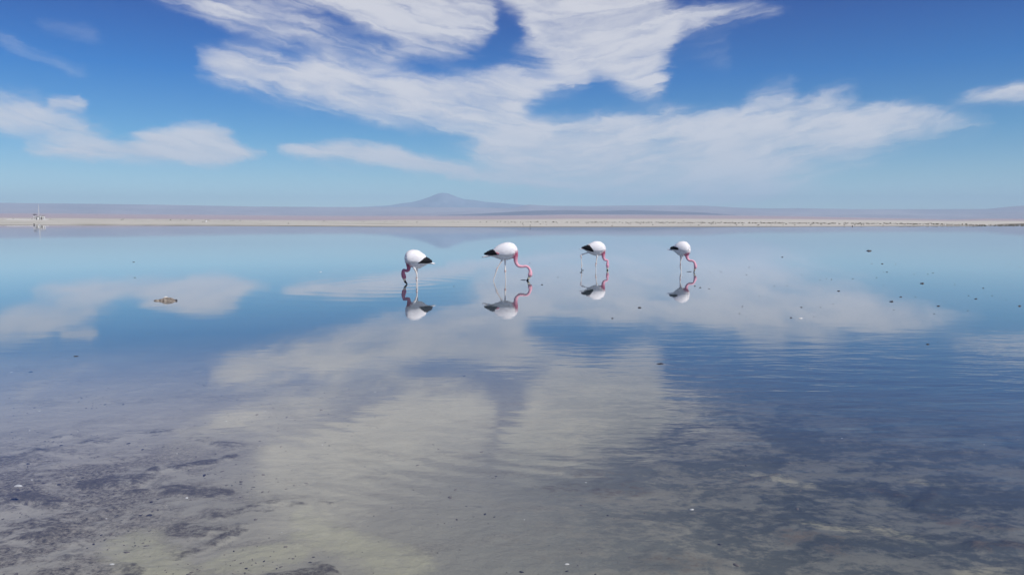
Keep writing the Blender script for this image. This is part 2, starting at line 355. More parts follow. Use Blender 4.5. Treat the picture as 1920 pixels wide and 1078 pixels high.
nm = bump(k, k.add(k.mul(blotch, .5), k.add(k.mul(gr, .15), k.mul(fine, .5))), .55, .04)
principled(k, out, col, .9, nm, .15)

az_f = np.radians(np.concatenate([np.linspace(-180, -46, 60)[:-1], np.linspace(-46, 46, 400), np.linspace(46, 180, 60)[1:]]))
r_g = np.concatenate([np.geomspace(.3, 2.3, 30)[:-1], np.geomspace(2.3, 8.5, 420)[:-1], np.geomspace(8.5, 150, 120)[:-1], np.geomspace(150, 330, 110)[:-1], np.geomspace(330, 9400, 90)])
def bed_relief(a, r):
    z = ground_z(a, r)[0]; X = r * np.sin(a); Y = r * np.cos(a); near = ss(9.5, 7, Y) * ss(1.5, 2.4, Y) * (z < -.02)
    mud = seg_field(X, Y, MUD_STREAKS)
    lf = .5 + .5 * ss(.8, -1.2, X + .25 * Y)
    rel = mud * (.012 + .035 * (fbm(X * 9, Y * 13, 4, .6) - .4)) + lf * (.022 * (fbm(X * 7, Y * 11, 5, .65) - .5) + .010 * np.abs(fbm(X * 22, Y * 30, 3) - .5))
    return np.where(near > 0, np.minimum(z + rel * near, np.maximum(z, -.012)), z)
gnd = polar('ground', az_f, r_g, bed_relief, GM)
_c = np.empty(len(gnd.data.vertices) * 3); gnd.data.vertices.foreach_get('co', _c); _c = _c.reshape(-1, 3)
for nm_, ls_ in (('mud', MUD_STREAKS), ('pool', SILT_POOLS)):
    f_ = np.zeros(len(_c)); q_ = (_c[:, 1] > 2) & (_c[:, 1] < 10) & (_c[:, 2] < 0); f_[q_] = seg_field(_c[q_, 0], _c[q_, 1], ls_)
    gnd.data.attributes.new(nm_, 'FLOAT', 'POINT').data.foreach_set('value', f_)
tag(gnd, 'flat salt shore and shallow silty lake bed', kind='structure')

# --- hills and volcano
def hill_mat(name, c1, c2, sc):
    m, k, out = mat(name); p = k.node('ShaderNodeNewGeometry').outputs['Position']
    n = k.noise(k.vm('MULTIPLY', p, (1, .5, 2)), sc, 7, .62); principled(k, out, k.mix(n, c1, c2), .95, None, .1); return m
HM = hill_mat('hazed_hill_rock', (.16, .17, .22), (.52, .47, .48), .0007)  # part of the haze is painted in as bluer, lighter rock
VM = hill_mat('hazed_volcano_rock', (.12, .16, .22), (.36, .38, .44), .0011)  # summit's haze blue is partly put into this colour
def hills_z(a, r):
    x = px_of(a); X = r * np.sin(a); Y = r * np.cos(a)
    zc = height_at(interp(CREST, x), 20000.0); z0 = height_at(interp(PINK, x), 9000.) - 40
    t = np.clip((r - 9300) / 10700, 0, 1); rid = np.abs(fbm(X * .0005, Y * .0003, 6, .55) - .5) * 2
    up = z0 + (zc - z0) * (.35 * t + .65 * t * t) - rid * 260 * t * (1 - t) * 2.5
    dn = zc - (r - 20000) * .07
    return np.where(r <= 20000, up, dn)
az_h = np.radians(np.linspace(-62, 62, 560))
tag(polar('hills', az_h, np.concatenate([np.linspace(9300, 20000, 60), np.linspace(20600, 25000, 6)]), hills_z, HM), 'long low hazy ridge along the whole horizon', kind='structure')
def volc_z(a, r):
    x = px_of(a); X = r * np.sin(a); Y = r * np.cos(a); d = (r - 28000)
    zc = height_at(interp(VOLC, x), 28000.0)
    zb = height_at(398, 28000.0)
    sh = np.exp(-(d / 3000.0) ** 2)
    rid = np.abs(fbm(X * .0009 + 4, Y * .0006, 6, .6) - .5) * 2
    return zb - 60 + (zc - zb + 60) * sh - rid * 380 * np.clip(np.abs(d) / 1800, 0, 1) * sh
tag(polar('mountain', np.radians(np.linspace(math.degrees(math.atan((560 - 960) / F)), math.degrees(math.atan((1300 - 960) / F)), 260)), np.linspace(22500, 33500, 61), volc_z, VM), 'lone hazy volcano cone rising over the left half of the ridge', kind='structure')

FH = [(820, 404), (900, 401), (960, 397.6), (1000, 395.6), (1060, 394.4), (1130, 396.2), (1180, 394.8), (1250, 396.5), (1320, 399.5), (1380, 404)]
def foot_z(a, r):
    x = px_of(a); X = r * np.sin(a); Y = r * np.cos(a); zc = height_at(interp(FH, x), 12000.0); zb = height_at(408, 12000.0)
    sh = np.clip(1 - np.abs(r - 12000) / 1600.0, 0, 1) ** .9
    return zb + (zc - zb) * sh - np.abs(fbm(X * .0016, Y * .0012, 6, .6) - .5) * 60 * sh * (1 - sh) * 4
FM = hill_mat('hazed_foothill_rock', (.10, .12, .17), (.26, .26, .31), .0012)  # dark distance blue of the ridge is put into its colour
tag(polar('foothills', np.radians(np.linspace(-5.5, 16.2, 220)), np.linspace(10400, 13600, 41), foot_z, FM), 'low blue grey foothills right of the volcano', kind='structure')

# ------------------------------------------------------------------ water
WM, k, out = mat('shallow_water')
pos = k.node('ShaderNodeNewGeometry').outputs['Position']; px_, py_, pz_ = k.sep(pos); flat = k.xyz(px_, py_, 0.0)
patchn = k.noise(k.vm('MULTIPLY', flat, (.5, .9, 1)), .38, 3, .5)
# breeze: strongest on the near right, a lighter band crossing in the middle, calm around the birds
breeze = k.mul(k.step(k.add(px_, k.mul(k.sub(py_, 5.5), .25)), -.4, 2.6), k.step(py_, 11.0, 6.5, 0.0, 1.0))
calm = k.step(py_, 4.5, 13.5, 1.0, .12)
amp = k.mul(k.add(k.mul(breeze, 2.0), k.mul(k.step(patchn, .42, .66), .55)), calm)
amp = k.add(k.mul(amp, .8), .09)
def wavetex(rot, sx, sy, scale, det):
    mp = k.node('ShaderNodeMapping'); k.put(mp.inputs[0], flat); mp.inputs['Rotation'].default_value = (0, 0, rot); mp.inputs['Scale'].default_value = (sx, sy, 1)
    return k.noise(mp.outputs[0], scale, det, .5, .3)
h = k.add(k.mul(wavetex(.25, .45, 1.3, 3.0, 2), .85), k.mul(wavetex(-.3, .6, 1.6, 8.0, 3), .22))
h = k.mul(h, amp)
# long lazy swell lines crossing the near left
lines = k.node('ShaderNodeTexWave', wave_type='BANDS', bands_direction='Y'); mp = k.node('ShaderNodeMapping'); k.put(mp.inputs[0], flat)
mp.inputs['Rotation'].default_value = (0, 0, .42); k.put(lines.inputs['Vector'], mp.outputs[0]); lines.inputs['Scale'].default_value = 1.5
lines.inputs['Distortion'].default_value = 7.0; lines.inputs['Detail'].default_value = 2; lines.inputs['Detail Scale'].default_value = .6
lm = k.mul(k.mul(k.step(px_, -2.2, -.9), k.step(px_, .9, .0, 0, 1)), k.mul(k.step(py_, 3.0, 3.8), k.step(py_, 6.0, 4.8, 0, 1)))
h = k.add(h, k.mul(k.mul(lines.outputs[1], lm), .10))
# rings spreading from the feeding bills
RINGS = [at(758, 531), at(992, 526), at(1140, 507), at(1302, 510)]
for i, c in enumerate(RINGS):
    d = k.m('SQRT', k.add(k.m('POWER', k.sub(px_, c.x), 2.0), k.m('POWER', k.sub(py_, c.y), 2.0)))
    w = k.mul(k.m('SINE', k.mul(d, 2 * PI / (.50 if i else .75))), k.mul(k.m('EXPONENT', k.mul(d, -.8 if i else -.42)), k.step(d, .03, .15)))
    h = k.add(h, k.mul(w, .08 if i else .14))
b = k.node('ShaderNodeBump'); b.inputs['Strength'].default_value = 1.0; b.inputs['Distance'].default_value = .005; k.put(b.inputs['Height'], h)
fr = k.node('ShaderNodeFresnel'); bf = k.node('ShaderNodeNewGeometry').outputs['Backfacing']; k.put(fr.inputs['IOR'], k.fmix(bf, 1.62, 1 / 1.62))
frs = k.m('MINIMUM', k.mul(fr.outputs[0], k.step(fr.outputs[0], .25, .80, 1.0, 1.30)), .965)
gl = k.node('ShaderNodeBsdfGlossy'); gl.inputs['Roughness'].default_value = .012; k.put(gl.inputs['Color'], (.985, .985, .985, 1)); k.put(gl.inputs['Normal'], b.outputs[0])
tr = k.node('ShaderNodeBsdfTransparent'); k.put(tr.inputs[0], (.965, .975, .965, 1))
mx = k.node('ShaderNodeMixShader'); k.put(mx.inputs[0], frs); k.L.new(tr.outputs[0], mx.inputs[1]); k.L.new(gl.outputs[0], mx.inputs[2]); k.L.new(mx.outputs[0], out.inputs['Surface'])
az_w = az_f
Rw = shore_r(az_w) * 1.02 + 1.0; Rw = np.where(np.cos(az_w) * Rw < 2.0, 150.0, Rw)
vs = [(0, 0, 0)] + [(r * math.sin(a), r * math.cos(a), 0) for a, r in zip(az_w, Rw)]
n = len(az_w)
tag(link('water', vs, [(0, i + 2, i + 1) for i in range(n - 1)], WM, smooth=False), 'mirror calm shallow salt lake', kind='structure')

# ------------------------------------------------------------------ flamingos
def plumage(name, rough=.75, attr=True, c=(.8, .8, .8), bs=.25):
    m, k, out = mat(name); tc = k.node('ShaderNodeTexCoord').outputs['Object']
    n = k.noise(k.vm('MULTIPLY', tc, (1, 1, 2.2)), 34, 4, .6)
    base = c
    if attr:
        a = k.node('ShaderNodeVertexColor', layer_name='plumage'); base = a.outputs[0]
    lay = k.noise(k.vm('MULTIPLY', tc, (.8, 1, 2.6)), 15, 5, .65, .6)
    base = k.mix(1.0, base, k.mix(n, (.91, .90, .91), (1.0, 1.0, 1.0)), 'MULTIPLY')
    base = k.mix(1.0, base, k.mix(k.step(lay, .36, .56), (.89, .86, .86), (1.0, 1.0, 1.0)), 'MULTIPLY')
    principled(k, out, base, rough, bump(k, n, bs, .006), .2); return m
BODY_M = plumage('body_plumage'); WING_M = plumage('white_wing_feathers', attr=False, c=(.96, .94, .92), bs=.5)
BLACK_M = plumage('black_flight_feathers', .55, False, (.012, .012, .014), .5); TAIL_M = plumage('white_tail_feathers', attr=False, c=(.92, .90, .87))
BILL_M = plumage('bill_horn', .35, True); EYE_M = plumage('eye', .15, False, (.02, .015, .01), 0)

def spline(pts, n=14):
    P = [np.array(p, float) for p in pts]; P = [2 * P[0] - P[1]] + P + [2 * P[-1] - P[-2]]; o = []
    for i in range(1, len(P) - 2):
        for j in range(n):
            t = j / n; a, b_, c, d = P[i - 1:i + 3]
            o.append(.5 * ((2 * b_) + (c - a) * t + (2 * a - 5 * b_ + 4 * c - d) * t * t + (3 * b_ - a - 3 * c + d) * t ** 3))
    o.append(P[-2]); return np.array(o)
def tube_mesh(path, seg=14, flat=1.0):
    """path rows: x, y, z, radius"""
    V = []; Fc = []; n = len(path)
    for i, p in enumerate(path):
        t = Vector(path[min(i + 1, n - 1)][:3] - path[max(i - 1, 0)][:3]).normalized()
        bn = Vector((0, 1, 0)); bn = (bn - t * bn.dot(t)).normalized(); nn = bn.cross(t)
        for j in range(seg):
            a = 2 * PI * j / seg; q = Vector(p[:3]) + (bn * math.cos(a) * flat + nn * math.sin(a)) * p[3]; V.append(q)
    for i in range(n - 1):
        for j in range(seg):
            a = i * seg + j; b_ = i * seg + (j + 1) % seg; Fc.append((a, b_, b_ + seg, a + seg))
    Fc.append(tuple(range(seg))[::-1]); Fc.append(tuple(range((n - 1) * seg, n * seg))); return V, Fc
def torso_mesh(st, seg=28):
    V = []; Fc = []
    for x, zt, zb, w in st:
        for j in range(seg):
            a = 2 * PI * j / seg; cz = (zt + zb) / 2; hz = (zt - zb) / 2
            # a little fuller above, keel-shaped below
            yy = math.cos(a) * (1 - .12 * max(0, -math.sin(a))); V.append((x, yy * w, cz + math.sin(a) * hz))
    n = len(st)
    for i in range(n - 1):
        for j in range(seg):
            a = i * seg + j; b_ = i * seg + (j + 1) % seg; Fc.append((a, b_, b_ + seg, a + seg))
    Fc.append(tuple(range(seg))[::-1]); Fc.append(tuple(range((n - 1) * seg, n * seg))); return V, Fc

def flamingo(spec, label):
    s = spec['scale']; ox, oz = spec['origin']; sgn = 1
    loc = at(*spec['at'])
    root = empty('flamingo', loc, -math.atan2(loc.x, loc.y) + spec.get('yaw', 0))
    tag(root, label, 'flamingo', 'flamingos feeding in the lake')
    c = lambda x, z: ((x - ox) * s, (oz - z) * s)
    W_ = spec.get('width', 66) * s
    raw = []
    top_h = max((b_ - t) for x, t, b_ in spec['torso'])
    for x, t, b_ in spec['torso']:
        X, zt = c(x, t); _, zb = c(x, b_); raw.append((X, zt, zb, W_ * ((b_ - t) / top_h) ** .8))
    st = spline(raw, 5); st[:, 3] = np.maximum(st[:, 3], .004)
    i0 = st[0].copy(); i1 = st[-1].copy()
    V, Fc = torso_mesh(st)
    def addm(v, f):
        o = len(V); V.extend([tuple(q) for q in v]); Fc.extend([tuple(i + o for i in q) for q in f])
    neck = spline([(c(x, z)[0], spec.get('necky', 0) * min(1, (i / 9) ** 1.3), c(x, z)[1], r * s) for i, (x, z, r) in enumerate(spec['neck'])], 8)
    v, f = tube_mesh(neck, 16, .92); addm(v, f)
    legs = []
    for ly, L in spec['legs']:
        pts = [(c(x, z)[0], ly * (.75 if i == 0 else 1), c(x, z)[1], max(r * s * 1.15, .0108)) for i, (x, z, r) in enumerate(L)]
        if not spec.get('lift') or ly != spec['lift']:
            e = pts[-1]; pts.append((e[0] + .004, e[1], -.125, .010))
        p = spline(pts, 6); legs.append(p); v, f = tube_mesh(p, 10); addm(v, f)
        fx, fy, fz = p[-1][:3]; d = spec['face']
        for ang in (-.45, 0, .45):            # three webbed toes
            q = spline([(fx, fy, fz, .009), (fx + d * .035 * math.cos(ang), fy + .035 * math.sin(ang), fz - .003, .008), (fx + d * .075 * math.cos(ang), fy + .075 * math.sin(ang), fz - .006, .005)], 3)
            v, f = tube_mesh(q, 8); addm(v, f)
    tmp = link('body', V, Fc, BODY_M)
    md = tmp.modifiers.new('r', 'REMESH'); md.mode = 'VOXEL'; md.voxel_size = .0058; md.use_smooth_shade = True
    ms = tmp.modifiers.new('s', 'SMOOTH'); ms.factor = .5; ms.iterations = 3
    dg = bpy.context.evaluated_depsgraph_get(); me = bpy.data.meshes.new_from_object(tmp.evaluated_get(dg)); old = tmp.data; tmp.modifiers.clear(); tmp.data = me; bpy.data.meshes.remove(old)
    body = tmp; body.parent = root; me.shade_smooth()
    if not me.materials: me.materials.append(BODY_M)
    co = np.empty(len(me.vertices) * 3); me.vertices.foreach_get('co', co); co = co.reshape(-1, 3)
    if True:      # soft feather clumps on the trunk only
        tor = (co[:, 2] > st[:, 2].min() - .01)
        fz_ = (fbm(co[:, 0] * 26 + co[:, 1] * 14, co[:, 2] * 34 + 7, 4, .6) - .5)
        cx_ = st[:, 0].mean(); cz_ = (st[:, 1].max() + st[:, 2].min()) / 2
        dv = co - np.array([cx_, 0, cz_]); dv /= np.maximum(np.linalg.norm(dv, axis=1), 1e-3)[:, None]
        co[tor] += dv[tor] * (fz_[tor] * .022)[:, None]
        me.vertices.foreach_set('co', co.ravel()); me.update()
    def near(path):
        best = np.full(len(co), 9.0); idx = np.zeros(len(co))
        for i, p in enumerate(path):
            d = np.linalg.norm(co - p[:3], axis=1) - p[3]; m_ = d < best; best[m_] = d[m_]; idx[m_] = i / (len(path) - 1)
        return best, idx
    white = np.array([.93, .91, .89]); colr = np.tile(white, (len(co), 1))
    # belly and flanks slightly greyer, back touched with rose
    colr *= (1 - .05 * fbm(co[:, 0:1] * 30 + 5, co[:, 2:3] * 30, 3))
    dn, t = near(neck)
    deep = np.array(spec.get('pink1', (.50, .10, .18))); light = np.array(spec.get('pink2', (.78, .42, .50)))
    f = ss(.085, .0, dn + .05 * (fbm(co[:, 0] * 40, co[:, 2] * 40 + 3, 3) - .4))[:, None] * ss(-.02, .10, t)[:, None]
    tt = ss(.06, .36, t)[:, None]; pk = deep * (1 - tt) + light * tt
    colr = colr * (1 - f) + pk * f
    for L in legs:
        dl, tl = near(L); sel = ((dl < .006) & (dl < dn) & (tl > .16))
        lc = np.tile(np.array([.88, .82, .75]), (len(co), 1))
        kn = np.exp(-((tl - spec.get('joint', .55)) / .035) ** 2)[:, None]; lc = lc * (1 - kn) + np.array([.55, .32, .28]) * kn
        colr[sel] = lc[sel]
    low = co[:, 2] < -.09; colr[low & (dn > .02)] = (.2, .14, .12)
    if spec.get('lift') is not None:
        fx, fz = legs[-1][-1][0], legs[-1][-1][2]; m_ = (np.hypot(co[:, 0] - fx, co[:, 2] - fz) < .09) & (co[:, 2] < fz + .045); colr[m_] = (.06, .05, .05)
    ca_ = me.color_attributes.new('plumage', 'FLOAT_COLOR', 'POINT'); ca_.data.foreach_set('color', np.c_[np.clip(colr, 0, 1), np.ones(len(co))].ravel())
    # bill, bent down in the middle, black towards the tip
    B = spline([(c(x, z)[0], spec.get('necky', 0), c(x, z)[1], r * s) for x, z, r in spec['bill']], 6)
    v, f = tube_mesh(B, 12, .8); bo = link('bill', v, f, BILL_M, root)
    at_ = bo.data.color_attributes.new('plumage', 'FLOAT_COLOR', 'POINT')
    for i, p in enumerate(B):
        t = i / (len(B) - 1); c_ = (.74, .66, .50, 1) if t < spec.get('billsplit', .45) else (.012, .011, .012, 1)
        for j in range(12): at_.data[i * 12 + j].color = c_
    # eyes
    ex, ez, er = spec['eye']; X, Z = c(ex, ez)
    for sd_ in (-1, 1):
        bm = bmesh.new(); bmesh.ops.create_uvsphere(bm, u_segments=10, v_segments=8, radius=.007)
        me2 = bpy.data.meshes.new('eye'); bm.to_mesh(me2); bm.free(); me2.shade_smooth(); me2.materials.append(EYE_M)
        e = bpy.data.objects.new('eye', me2); COL.objects.link(e); e.parent = root; e.location = (X, spec.get('necky', 0) + sd_ * er * s, Z)
    # feather panels lying on the body, both sides
    xs = st[:, 0]; order = np.argsort(xs); xs = xs[order]; ZT = st[order, 1]; ZB = st[order, 2]; WW = st[order, 3]
    def surf_y(x, z):
        zt = np.interp(x, xs, ZT); zb = np.interp(x, xs, ZB); w = np.interp(x, xs, WW)
        q = (z - (zt + zb) / 2) / max((zt - zb) / 2, 1e-4); return w * math.sqrt(max(0.0, 1 - min(1, q * q)))
    def panel(name, rows, side, off, thick, material, parent, nv=9, ragged=0.0):
        R_ = spline([(*c(x, t_), c(x, b_)[1]) for x, t_, b_ in rows], 5); V = []; n = len(R_)
        for layer in (0, 1):
            for i, (x, zt, zb) in enumerate(R_):
                e = math.sin(PI * min(1, max(0, i / (n - 1)))) ** .4
                for j in range(nv):
                    z = zt + (zb - zt) * j / (nv - 1)
                    y = surf_y(x, z); edge = math.sin(PI * j / (nv - 1)) ** .5
                    yo = max(y + off * (edge * .7 + .3) * (e * .8 + .2), .004)
                    if layer: yo = max(yo - thick - .004, .001)
                    if ragged and not layer: z += ragged * (((i * 7) % 5) / 5 - .3) * (1 if j == 0 else 0); x_r = 0
                    xx = x
                    V.append((xx, side * yo, z))
        Fc = []
        for layer in (0, 1):
            o = layer * n * nv
            for i in range(n - 1):
                for j in range(nv - 1):
                    a = o + i * nv + j; q = (a, a + 1, a + nv + 1, a + nv); Fc.append(q if layer else q[::-1])
        o = n * nv
        for i in range(n - 1):
            for j in (0, nv - 1): a = i * nv + j; Fc.append((a, a + nv, a + nv + o, a + o))
        for j in range(nv - 1):
            for i in (0, n - 1): a = i * nv + j; Fc.append((a, a + 1, a + 1 + o, a + o))
        ob = link(name, V, Fc, material, parent)
        bm = bmesh.new(); bm.from_mesh(ob.data); bmesh.ops.recalc_face_normals(bm, faces=bm.faces); bm.to_mesh(ob.data); bm.free(); ob.data.shade_smooth()
        return ob
    for side in (-1, 1):
        w = panel('wing', spec['wing'], side, .020, .008, WING_M, root, 11, .010)
        panel('flight_feathers', spec['black'], side, .028, .009, BLACK_M, w, 9, .030)
        if spec.get('rose'):
            ro = panel('wing_coverts', spec['rose'], side, .032, .005, ROSE_M, w)
    tl_ = spec['tail']; X0, Z0 = c(*tl_[0]); X1, Z1 = c(*tl_[1]); wd = tl_[2] * s
    V = []; N_ = 9
    for lay in (0, 1):
        for i in range(6):
            t = i / 5
            for j in range(N_):
                u = j / (N_ - 1) * 2 - 1
                ext = 1 - .16 * u * u - .05 * (j % 2)
                tt_ = t * ext
                V.append((X0 + (X1 - X0) * tt_, u * (.035 + .015 * t) * (1 - .5 * t * t), Z0 + (Z1 - Z0) * tt_ + (1 - 2 * lay) * wd * .5 * (1 - .75 * t) - .012 * u * u))
    Fc = []
    for lay in (0, 1):
        o = lay * 6 * N_
        for i in range(5):
            for j in range(N_ - 1): a = o + i * N_ + j; q = (a, a + 1, a + N_ + 1, a + N_); Fc.append(q[::-1] if lay else q)
    o = 6 * N_
    for i in range(5):
        for j in (0, N_ - 1): a = i * N_ + j; Fc.append((a, a + N_, a + N_ + o, a + o))
    for j in range(N_ - 1): a = 5 * N_ + j; Fc.append((a, a + 1, a + 1 + o, a + o))
    link('tail', V, Fc, TAIL_M, root)
    return root
ROSE_M = plumage('rose_wing_coverts', attr=False, c=(.62, .26, .30))

def sc(row, f): return CAMH / (row - HOR) / f
FL = [
 (dict(at=(782, 534), scale=sc(534, 5.99), origin=(305, 562), face=-1, width=64, yaw=.05, joint=.52,
   torso=[(168, 248, 285), (176, 222, 312), (190, 198, 335), (212, 180, 352), (240, 169, 362), (275, 166, 370), (312, 172, 377), (348, 190, 371), (384, 215, 354), (418, 248, 335), (450, 282, 324), (478, 306, 322)],
   neck=[(208, 285, 30), (208, 322, 27), (214, 358, 24), (212, 388, 21), (196, 404, 18), (176, 402, 16), (160, 400, 17), (153, 424, 20), (157, 454, 25), (164, 480, 25), (168, 500, 19)],
   bill=[(164, 490, 16), (170, 512, 15), (176, 532, 13), (186, 546, 10), (200, 560, 6)], billsplit=.4, necky=.2, eye=(158, 476, 23),
   legs=[(-.035, [(262, 340, 16), (274, 372, 13), (288, 400, 9), (300, 440, 7), (303, 480, 7), (303, 500, 10), (306, 530, 6), (310, 562, 5)]), (.04, [(306, 350, 14), (308, 385, 8), (306, 440, 6), (300, 488, 8), (298, 530, 5), (301, 562, 5)])],
   wing=[(186, 222, 285), (205, 192, 302), (240, 176, 308), (290, 172, 312), (340, 192, 314), (385, 220, 312), (412, 250, 300)],
   black=[(318, 312, 318), (345, 288, 318), (372, 264, 319), (398, 248, 320), (430, 258, 320), (460, 278, 320), (478, 296, 312)],
   tail=[(405, 300), (512, 327), 34], pink1=(.38, .08, .15), pink2=(.56, .20, .30)),  # darker pinks than the others: the neck's shade is put into its colour
  'leftmost flamingo, facing left with its neck in shade and bill in the water'),
 (dict(at=(947, 526), scale=sc(526, 5.99), origin=(402, 515), face=1, width=66, yaw=-.08, joint=.50,
   torso=[(190, 222, 236), (220, 205, 240), (255, 178, 248), (285, 148, 256), (322, 120, 268), (360, 100, 282), (400, 87, 287), (440, 83, 280), (480, 91, 268), (512, 112, 252), (535, 145, 236), (548, 182, 212)],
   neck=[(505, 170, 34), (520, 205, 30), (520, 245, 26), (521, 285, 22), (532, 325, 19), (556, 350, 17), (598, 357, 15), (638, 353, 14), (668, 370, 15), (684, 400, 17), (688, 428, 22), (684, 450, 25), (678, 468, 18)],
   bill=[(680, 455, 17), (672, 478, 15), (665, 495, 13), (656, 507, 10), (643, 517, 5)], billsplit=.52, eye=(690, 452, 22),
   legs=[(-.04, [(392, 250, 16), (376, 275, 11), (345, 328, 7), (322, 366, 7), (312, 388, 10), (296, 440, 6), (272, 515, 5)]), (.04, [(400, 265, 14), (401, 300, 9), (402, 360, 6), (403, 412, 10), (405, 440, 6), (408, 515, 5)])],
   wing=[(268, 170, 232), (290, 148, 236), (330, 118, 240), (380, 98, 240), (430, 92, 235), (480, 104, 225), (515, 132, 205)],
   black=[(163, 214, 222), (190, 196, 228), (220, 180, 230), (250, 168, 231), (280, 170, 230), (305, 192, 231), (326, 214, 230)],
   rose=[(300, 188, 196), (312, 190, 214), (328, 194, 226), (346, 204, 222)],
   tail=[(240, 224), (140, 254), 30], pink1=(.52, .10, .18), pink2=(.86, .44, .51)),
  'largest looking flamingo, second from left, pink neck stretched forward in an S'),
 (dict(at=(1117, 507), scale=sc(507, 7.7), origin=(370, 515), face=1, width=68, yaw=.15, joint=.50, lift=.045,
   torso=[(160, 188, 200), (192, 172, 212), (230, 155, 240), (265, 135, 264), (300, 115, 282), (340, 98, 297), (380, 92, 305), (420, 96, 302), (460, 114, 290), (490, 142, 270), (510, 178, 240)],
   neck=[(468, 215, 32), (476, 250, 30), (478, 282, 28), (480, 315, 24), (490, 348, 21), (508, 366, 16), (530, 366, 14), (543, 382, 14), (540, 408, 17), (541, 440, 22), (542, 462, 20), (541, 480, 15)],
   bill=[(541, 470, 15), (541, 490, 14), (541, 505, 12), (536, 514, 9), (528, 520, 6)], billsplit=.45, eye=(546, 446, 19),
   legs=[(-.04, [(388, 270, 16), (385, 310, 12), (380, 340, 8), (374, 395, 7), (367, 438, 10), (369, 470, 5), (369, 515, 5)]), (.045, [(285, 240, 14), (250, 262, 9), (200, 278, 7), (158, 298, 11), (160, 330, 6), (165, 395, 5), (169, 440, 8), (165, 480, 5), (164, 508, 5)])],
   wing=[(250, 150, 205), (275, 132, 225), (315, 110, 240), (360, 99, 245), (410, 102, 242), (455, 124, 232), (485, 155, 210)],
   black=[(158, 184, 192), (190, 168, 208), (225, 156, 222), (262, 146, 232), (290, 168, 240), (312, 198, 244), (330, 230, 244)],
   tail=[(225, 196), (130, 206), 24], pink1=(.44, .06, .14), pink2=(.85, .40, .50)),
  'second flamingo from right, rear leg bent back with its dark foot trailing'),
 (dict(at=(1277, 510), scale=sc(510, 7.7), origin=(325, 540), face=1, width=68, yaw=-.18, joint=.60,
   torso=[(170, 192, 212), (200, 182, 232), (228, 156, 252), (262, 122, 280), (302, 102, 302), (350, 94, 308), (390, 104, 303), (420, 128, 294), (444, 160, 268), (454, 196, 235)],
   neck=[(410, 235, 32), (408, 268, 29), (402, 300, 25), (408, 330, 22), (420, 354, 19), (446, 372, 17), (476, 374, 16), (504, 386, 16), (520, 415, 18), (528, 446, 23), (528, 468, 22), (520, 486, 16)],
   bill=[(524, 474, 17), (519, 496, 15), (516, 512, 12), (512, 526, 9), (506, 540, 5)], billsplit=.62, eye=(534, 466, 21),
   legs=[(-.05, [(345, 245, 16), (354, 275, 14), (342, 320, 9), (328, 365, 7), (319, 392, 8), (322, 440, 6), (328, 490, 6), (331, 540, 5)]), (.045, [(308, 290, 14), (311, 330, 9), (312, 380, 7), (308, 462, 8), (314, 500, 5), (324, 540, 5)])],
   wing=[(205, 166, 214), (230, 150, 218), (270, 122, 224), (310, 106, 232), (350, 102, 240), (390, 114, 240), (425, 148, 225)],
   black=[(160, 200, 206), (172, 184, 210), (200, 172, 214), (235, 170, 217), (265, 174, 219), (288, 184, 220), (300, 204, 222)],
   rose=None, tail=[(240, 222), (120, 215), 22], pink1=(.52, .12, .20), pink2=(.87, .44, .52)),
  'rightmost flamingo, legs together and pink neck curving down to the right'),
]
for spec, lab in FL: flamingo(spec, lab)

# ------------------------------------------------------------------ mud mound and specks
def lumpy(name, L, Wd, H, seed, material, nu=40, nv=20, rough=.5):
    rs = np.random.RandomState(seed); ofs = rs.rand(2) * 50; V = [(0, 0, H * .9)]; Fc = []
    for i in range(1, nv + 1):
        t = i / nv
        for j in range(nu):
            a = 2 * PI * j / nu; x = math.cos(a) * t; y = math.sin(a) * t
            n_ = float(fbm(np.array([x * 3 + ofs[0]]), np.array([y * 3 + ofs[1]]), 4, .6)[0]) - .5
            o_ = 1 + rough * (float(vnoise(np.array([math.cos(a) * 2 + ofs[1]]), np.array([math.sin(a) * 2 + ofs[0]]))[0]) - .5)
            V.append((x * o_ * L / 2, y * o_ * Wd / 2, H * ((1 - t ** 2.2) * (.75 + rough * 1.6 * n_)) - H * .5 * t ** 6))
    for j in range(nu): Fc.append((0, 1 + j, 1 + (j + 1) % nu))
    for i in range(nv - 1):
        for j in range(nu):
            a = 1 + i * nu + j; b_ = 1 + i * nu + (j + 1) % nu; Fc.append((a, a + nu, b_ + nu, b_))
    return link(name, V, Fc, material)
MUD, k, out = mat('salt_crusted_mud'); tc = k.node('ShaderNodeTexCoord').outputs['Object']
n_ = k.noise(k.vm('MULTIPLY', tc, (1, 1, 3)), 26, 5, .7); principled(k, out, k.mix(k.step(n_, .40, .62), (.07, .055, .045), (.46, .40, .33)), .8, bump(k, n_, .9, .012), .3)
DK, k, out = mat('dark_wet_clod'); tc = k.node('ShaderNodeTexCoord').outputs['Object']
n_ = k.noise(tc, 60, 4, .7); principled(k, out, k.mix(n_, (.018, .02, .03), (.05, .045, .05)), .5, bump(k, n_, .6, .004), .4)
WH, k, out = mat('pale_shell'); tc = k.node('ShaderNodeTexCoord').outputs['Object']
n_ = k.noise(tc, 80, 4, .7); principled(k, out, k.mix(n_, (.55, .54, .5), (.8, .8, .78)), .6, bump(k, n_, .6, .003), .3)

